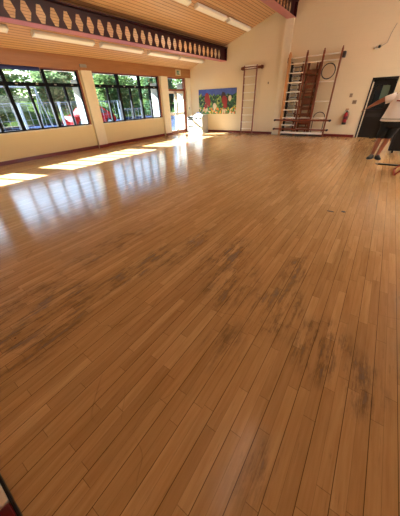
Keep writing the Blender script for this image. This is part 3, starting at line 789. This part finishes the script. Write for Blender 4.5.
def f(b):
    loft(b, [((.19, PY, .78), ux, uy, .23, .145), ((.19, PY, .86), ux, uy, .26, .15), ((.195, PY, .96), ux, uy, .25, .14), ((.20, PY, 1.0), ux, uy, .2, .12)])
    loft(b, [((.025, PY-.015, .525), ux, uy, .088, .10), ((.03, PY-.01, .56), ux, uy, .092, .105), ((.06, PY, .72), ux, uy, .11, .125), ((.075, PY, .84), ux, uy, .12, .13)], 18)
    loft(b, [((.205, PY-.01, .525), ux, uy, .088, .10), ((.21, PY-.01, .56), ux, uy, .092, .105), ((.26, PY, .72), ux, uy, .115, .125), ((.29, PY, .84), ux, uy, .125, .13)], 18)
O('shorts', M['shortsfab'], f, P, smooth=True)
O('chest_print', M['red'], lambda b: prism(b, [(.10, 1.345), (.20, 1.335), (.20, 1.365), (.10, 1.37)], PY-.158, PY-.128), P)
for s, (ax, dx) in enumerate(((.0, -.4), (.135, .35))):
    def f(b):
        ang = math.atan2(-1, dx)
        c, s_ = math.cos(ang), math.sin(ang)
        prof = [(-.08, .036, .12), (-.03, .045, .135), (.03, .05, .12), (.09, .055, .09), (.16, .05, .07), (.20, .03, .05)]
        rows = []
        for t, w, h in prof:
            row = []
            for u, z in ((-1, .012), (-1, h*.6), (-.5, h), (.5, h), (1, h*.6), (1, .012)):
                row.append(b.verts.new((ax+c*t-s_*w*u, PY+s_*t+c*w*u, z)))
            rows.append(row)
        for r0, r1 in zip(rows, rows[1:]):
            for k in range(6): b.faces.new((r0[k], r0[(k+1) % 6], r1[(k+1) % 6], r1[k]))
        b.faces.new(rows[0]); b.faces.new(rows[-1][::-1])
    so = O('shoe', M['shoe'], f, P, smooth=True)
    def f2(b):
        ang = math.atan2(-1, dx); c, s_ = math.cos(ang), math.sin(ang)
        out = [(-.078, -.03), (-.078, .03), (-.03, .042), (.09, .052), (.16, .046), (.192, .02), (.192, -.02), (.16, -.046), (.09, -.052), (-.03, -.042)]
        prism(b, [(ax+c*t-s_*w, PY+s_*t+c*w) for t, w in out], 0, .014, 'XY')
    O('sole', M['sole'], f2, so)

# ---------------------------------------------------------------- outside
struct(O('ground', M['tarmac'], lambda b: box(b, -75, XL-.12, -50, 70, -.4, -.08)))
def f(b):
    prof = [(-30, -.12), (-32, .6), (-36, 1.8), (-40, 2.4), (-44, 2.8), (-75, 3.2)]
    ys = list(range(-50, 71, 6)); rows = []
    for x, z in prof: rows.append([b.verts.new((x+random.uniform(-.4, .4), y, z+random.uniform(-.12, .12)*(z > 0))) for y in ys])
    for r0, r1 in zip(rows, rows[1:]):
        for k in range(len(ys)-1): b.faces.new((r0[k], r0[k+1], r1[k+1], r1[k]))
struct(O('lawn', M['grass'], f, smooth=True))
struct(O('trim_8', M['path'], lambda b: box(b, -30.2, -28.8, -50, 70, -.079, .02)))

def leaf_mesh(name, mat, rx, rz, n, seed, trunk_h):
    q = random.Random(seed); bm = bmesh.new()
    cl = [(q.uniform(-.6, .6)*rx, q.uniform(-.6, .6)*rx, q.uniform(-.6, .65)*rz) for _ in range(26)]
    for i in range(n):
        c = cl[q.randrange(len(cl))]; R = .42*rx
        d = Vector((q.gauss(0, 1), q.gauss(0, 1), q.gauss(0, 1))).normalized()*R*(q.random()**.4)
        p = Vector(c)+d; s = q.uniform(.15, .30)
        m = Matrix.Rotation(q.uniform(0, 6.3), 3, 'Z') @ Matrix.Rotation(q.uniform(-1.2, 1.2), 3, 'X')
        vs = [bm.verts.new(p + m @ Vector(v)) for v in ((-s, 0, 0), (0, -s*.55, 0), (s, 0, s*.2), (0, s*.55, 0))]
        bm.faces.new(vs)
    me = bpy.data.meshes.new(name); bm.to_mesh(me); bm.free(); me.materials.append(mat); return me
crowns = [leaf_mesh('foliage', M['leafA'], 2.4, 2.4, 5200, 1, 2), leaf_mesh('foliage', M['leafB'], 2.2, 3.0, 5200, 2, 2), leaf_mesh('foliage', M['leafC'], 2.0, 2.0, 3600, 3, 2)]
def tree(x, y, kind, sc, zb, label):
    r = E_('tree', (x, y, zb), label, 'tree', 'trees behind the playground')
    fo = bpy.data.objects.new('foliage', crowns[kind]); COL.objects.link(fo); fo.parent = r; fo.location = (0, 0, 2.6*sc); fo.scale = (sc, sc, sc); fo.rotation_euler = (0, 0, x*1.7+y)
    def f(b):
        tube(b, [(x, y, zb-.2), (x+.05, y, zb+1.2*sc), (x-.08, y+.1, zb+2.4*sc), (x, y, zb+3.4*sc)], [.2*sc, .15*sc, .11*sc, .05*sc], 8)
        for q in range(4):
            a_ = q*1.6; tube(b, [(x, y, zb+(1.5+.3*q)*sc), (x+1.1*sc*math.cos(a_), y+1.1*sc*math.sin(a_), zb+(2.4+.35*q)*sc)], [.07*sc, .02*sc], 6)
    O('trunk', M['bark'], f, r, smooth=True)
T = [(-27, 2.5, 1, 1.0, .8, 'dark green tree seen through the upper left of the near window'),
     (-28, 9.2, 0, 1.0, 1.0, 'mid green tree behind the white fence in the near window'),
     (-29, 15.6, 2, 1.0, 1.1, 'pale green tree on the bank beside the near window right frame'),
     (-26.5, 21.6, 0, .95, .7, 'bushy green tree at the left side of the far window'),
     (-25.5, 28.0, 1, 1.0, .5, 'dark tree in the middle of the far window'),
     (-25, 35.0, 2, 1.0, .4, 'pale tree seen through the glazed door'),
     (-37, 12.0, 1, 1.15, 2.2, 'tall dark tree farther back in the near window'),
     (-37.5, 20.5, 0, 1.15, 2.2, 'tall green tree farther back between the windows'),
     (-37, 29.0, 1, 1.15, 2.2, 'tall dark tree farther back in the far window'),
     (-36, 38.0, 0, 1.2, 2.2, 'tall green tree far behind the glazed door')]
for t in T: tree(t[0], t[1], t[2], t[3], -.1 if t[0] > -30 else 1.9, t[5])
def f(b):
    q = random.Random(5)
    for i in range(9000):
        y = q.uniform(-5, 60); h = 3.4+.9*math.sin(y*.7)+.5*math.sin(y*2.1+1)
        c = Vector((-45+q.uniform(-1.2, 1.2), y, 2.6+q.random()*h)); t = q.uniform(.2, .42)
        m = Matrix.Rotation(q.uniform(0, 6.3), 3, 'Z') @ Matrix.Rotation(q.uniform(-1.2, 1.2), 3, 'X')
        b.faces.new([b.verts.new(c + m @ Vector(v)) for v in ((-t, 0, 0), (0, -t*.6, 0), (t, 0, t*.2), (0, t*.6, 0))])
hd = tag(O('hedge', M['leafA'], f), 'tall loose hedge of leaves along the top of the grass bank', 'hedge'); hd['kind'] = 'stuff'
# white mesh fence panels
def fence(x, y0, y1, h, lab):
    r = E_('fence_panel', (x, (y0+y1)/2, -.08), lab, 'fence', 'white mesh fence panels around the playground')
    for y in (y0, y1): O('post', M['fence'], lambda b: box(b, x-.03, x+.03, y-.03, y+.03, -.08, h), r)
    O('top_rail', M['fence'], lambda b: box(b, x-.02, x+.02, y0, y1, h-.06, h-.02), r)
    def f(b):
        n = 6
        for k in range(1, n): yy = y0+(y1-y0)*k/n; box(b, x-.006, x+.006, yy-.006, yy+.006, .05, h-.06)
        for k in range(3): z = .15+k*(h-.3)/2; box(b, x-.006, x+.006, y0, y1, z-.008, z+.008)
    O('mesh_infill', M['fence'], f, r)
for k, lab in enumerate(['white mesh fence panel at left of the near window', 'white mesh fence panel left of centre in the near window', 'white mesh fence panel at the centre of the near window', 'white mesh fence panel right of centre in the near window', 'white mesh fence panel seen at right side of near window', 'white mesh fence panel hidden partly by the pier', 'white mesh fence panel left in the far window', 'white mesh fence panel behind the red car']):
    if k < 6: fence(-17.5, 2.4+k*2.35, 2.4+(k+1)*2.35-.08, 1.75 if k < 5 else 1.2, lab)
# white play frame with sloping ladder
r = E_('play_frame', (-14.5, 4.6, -.08), 'white playground frame with sloping ladder outside the near window', 'play frame')
for y in (3.4, 4.3):
    O('ladder_rail', M['fence'], lambda b: tube(b, [(-13.6, y, -.06), (-14.6, y, 2.3)], .035, 8), r)
    O('upright', M['fence'], lambda b: tube(b, [(-15.6, y, -.08), (-14.6, y, 2.3)], .03, 8), r)
for k in range(7): O('rung', M['fence'], lambda b: tube(b, [(-13.6-.143*(k+.4), 3.4, -.06+.337*(k+.4)), (-13.6-.143*(k+.4), 4.3, -.06+.337*(k+.4))], .018, 6), r)
O('top_bar', M['fence'], lambda b: tube(b, [(-14.6, 3.4, 2.3), (-14.6, 6.9, 2.3)], .035, 8), r)
for y in (6.9,): O('upright', M['fence'], lambda b: (tube(b, [(-13.9, y, -.08), (-14.6, y, 2.3)], .03, 8), tube(b, [(-15.3, y, -.08), (-14.6, y, 2.3)], .03, 8)), r)
# red car
cxr, cyr = -20.5, 13.3
r = E_('car', (cxr, cyr, -.08), 'red car parked outside, partly behind the pier between windows', 'car')
def f(b):
    side = [(-2.0, .25), (-2.05, .62), (-1.9, .86), (-1.15, .95), (-.55, 1.40), (.75, 1.44), (1.45, .98), (1.95, .90), (2.05, .60), (2.0, .25)]
    prism(b, [(cyr+y, z-.05) for y, z in side], cxr-.82, cxr+.82, 'YZ')
    bmesh.ops.bevel(b, geom=b.edges[:], offset=.06, segments=2, affect='EDGES')
O('car_body', M['carred'], f, r, smooth=False)
O('side_window', M['darkglass'], lambda b: prism(b, [(cyr-1.0, .92), (cyr-.5, 1.28), (cyr+.68, 1.31), (cyr+1.22, .94)], cxr+.80, cxr+.835, 'YZ'), r)
for y in (-1.3, 1.3):
    w = O('wheel', M['rubber'], lambda b: tube(b, [(cxr+.66, cyr+y, .24), (cxr+.85, cyr+y, .24)], .32, 20), r)
    O('hub_cap', M['steel'], lambda b: tube(b, [(cxr+.85, cyr+y, .24), (cxr+.865, cyr+y, .24)], .19, 16), w)
    O('wheel', M['rubber'], lambda b: tube(b, [(cxr-.85, cyr+y, .24), (cxr-.66, cyr+y, .24)], .32, 20), r)

# ---------------------------------------------------------------- light
SUNV = Vector((1.69, .56, -1.0)).normalized()
W = bpy.data.worlds.new('World'); S.world = W; W.use_nodes = True
nt = W.node_tree; bg = nt.nodes['Background']
sky = nt.nodes.new('ShaderNodeTexSky'); sky.sky_type = 'NISHITA'; sky.sun_disc = False
sky.sun_elevation = math.radians(29.3); sky.sun_rotation = math.atan2(-SUNV.x, -SUNV.y); sky.air_density = 1.0; sky.dust_density = 1.2
nt.links.new(sky.outputs[0], bg.inputs[0]); bg.inputs[1].default_value = SKY_STR if 'SKY_STR' in globals() else .22
sl = bpy.data.lights.new('sun', 'SUN'); sl.energy = 26.0; sl.angle = math.radians(.53); sl.color = (1, .98, .97)
so = bpy.data.objects.new('sun', sl); COL.objects.link(so); so.rotation_euler = SUNV.to_track_quat('-Z', 'Y').to_euler(); so.location = (-20, -5, 12)
# window portals guide sky light through the openings
def portal(name, x, y0, y1, z0, z1, sgn):
    l = bpy.data.lights.new(name, 'AREA'); l.shape = 'RECTANGLE'; l.size = z1-z0; l.size_y = y1-y0; l.cycles.is_portal = True
    o = bpy.data.objects.new(name, l); COL.objects.link(o); o.location = (x, (y0+y1)/2, (z0+z1)/2)
    o.rotation_euler = Vector((sgn, 0, 0)).to_track_quat('-Z', 'Y').to_euler()
    # local Y follows world Z after tracking, so swap sizes
    l.size, l.size_y = y1-y0, z1-z0
for y0, y1 in WIN: portal('window_portal', XL-.14, y0, y1, SILL, HEAD, 1)
portal('door_portal', XL-.14, DY0, DY1, 0, HEAD, 1)
for y0, y1 in ((3.8, 8), (8.6, 12)): portal('window_portal', XR+.22, y0, y1, 1.2, 2.4, -1)  # portals for the sky openings added in the right wall

# ---------------------------------------------------------------- camera
pit, rol, yaw, fpx = math.radians(34.43551469), math.radians(-2.15861604), math.radians(-35.8406574), 228.7457655
fw = Vector((math.sin(yaw)*math.cos(pit), math.cos(yaw)*math.cos(pit), -math.sin(pit)))
rr = Vector((math.cos(yaw), -math.sin(yaw), 0)); uu = rr.cross(fw)
r2 = rr*math.cos(rol)+uu*math.sin(rol); u2 = -rr*math.sin(rol)+uu*math.cos(rol)
cam = bpy.data.cameras.new('camera'); cam.sensor_fit = 'VERTICAL'; cam.sensor_height = 36; cam.lens = fpx/516*36; cam.clip_start = .02; cam.clip_end = 300
co = bpy.data.objects.new('camera', cam); COL.objects.link(co)
mw = Matrix((r2, u2, -fw)).transposed().to_4x4(); mw.translation = (0, 0, 1.5); co.matrix_world = mw
S.camera = co
vs = S.view_settings; vs.view_transform = 'Standard'; vs.look = 'None'; vs.gamma = 1.0; vs.use_curve_mapping = False
vs.exposure = 2.0
S.cycles.max_bounces = 10; S.cycles.diffuse_bounces = 6; S.cycles.transparent_max_bounces = 16; S.cycles.sample_clamp_indirect = 6
S.cycles.use_denoising = True
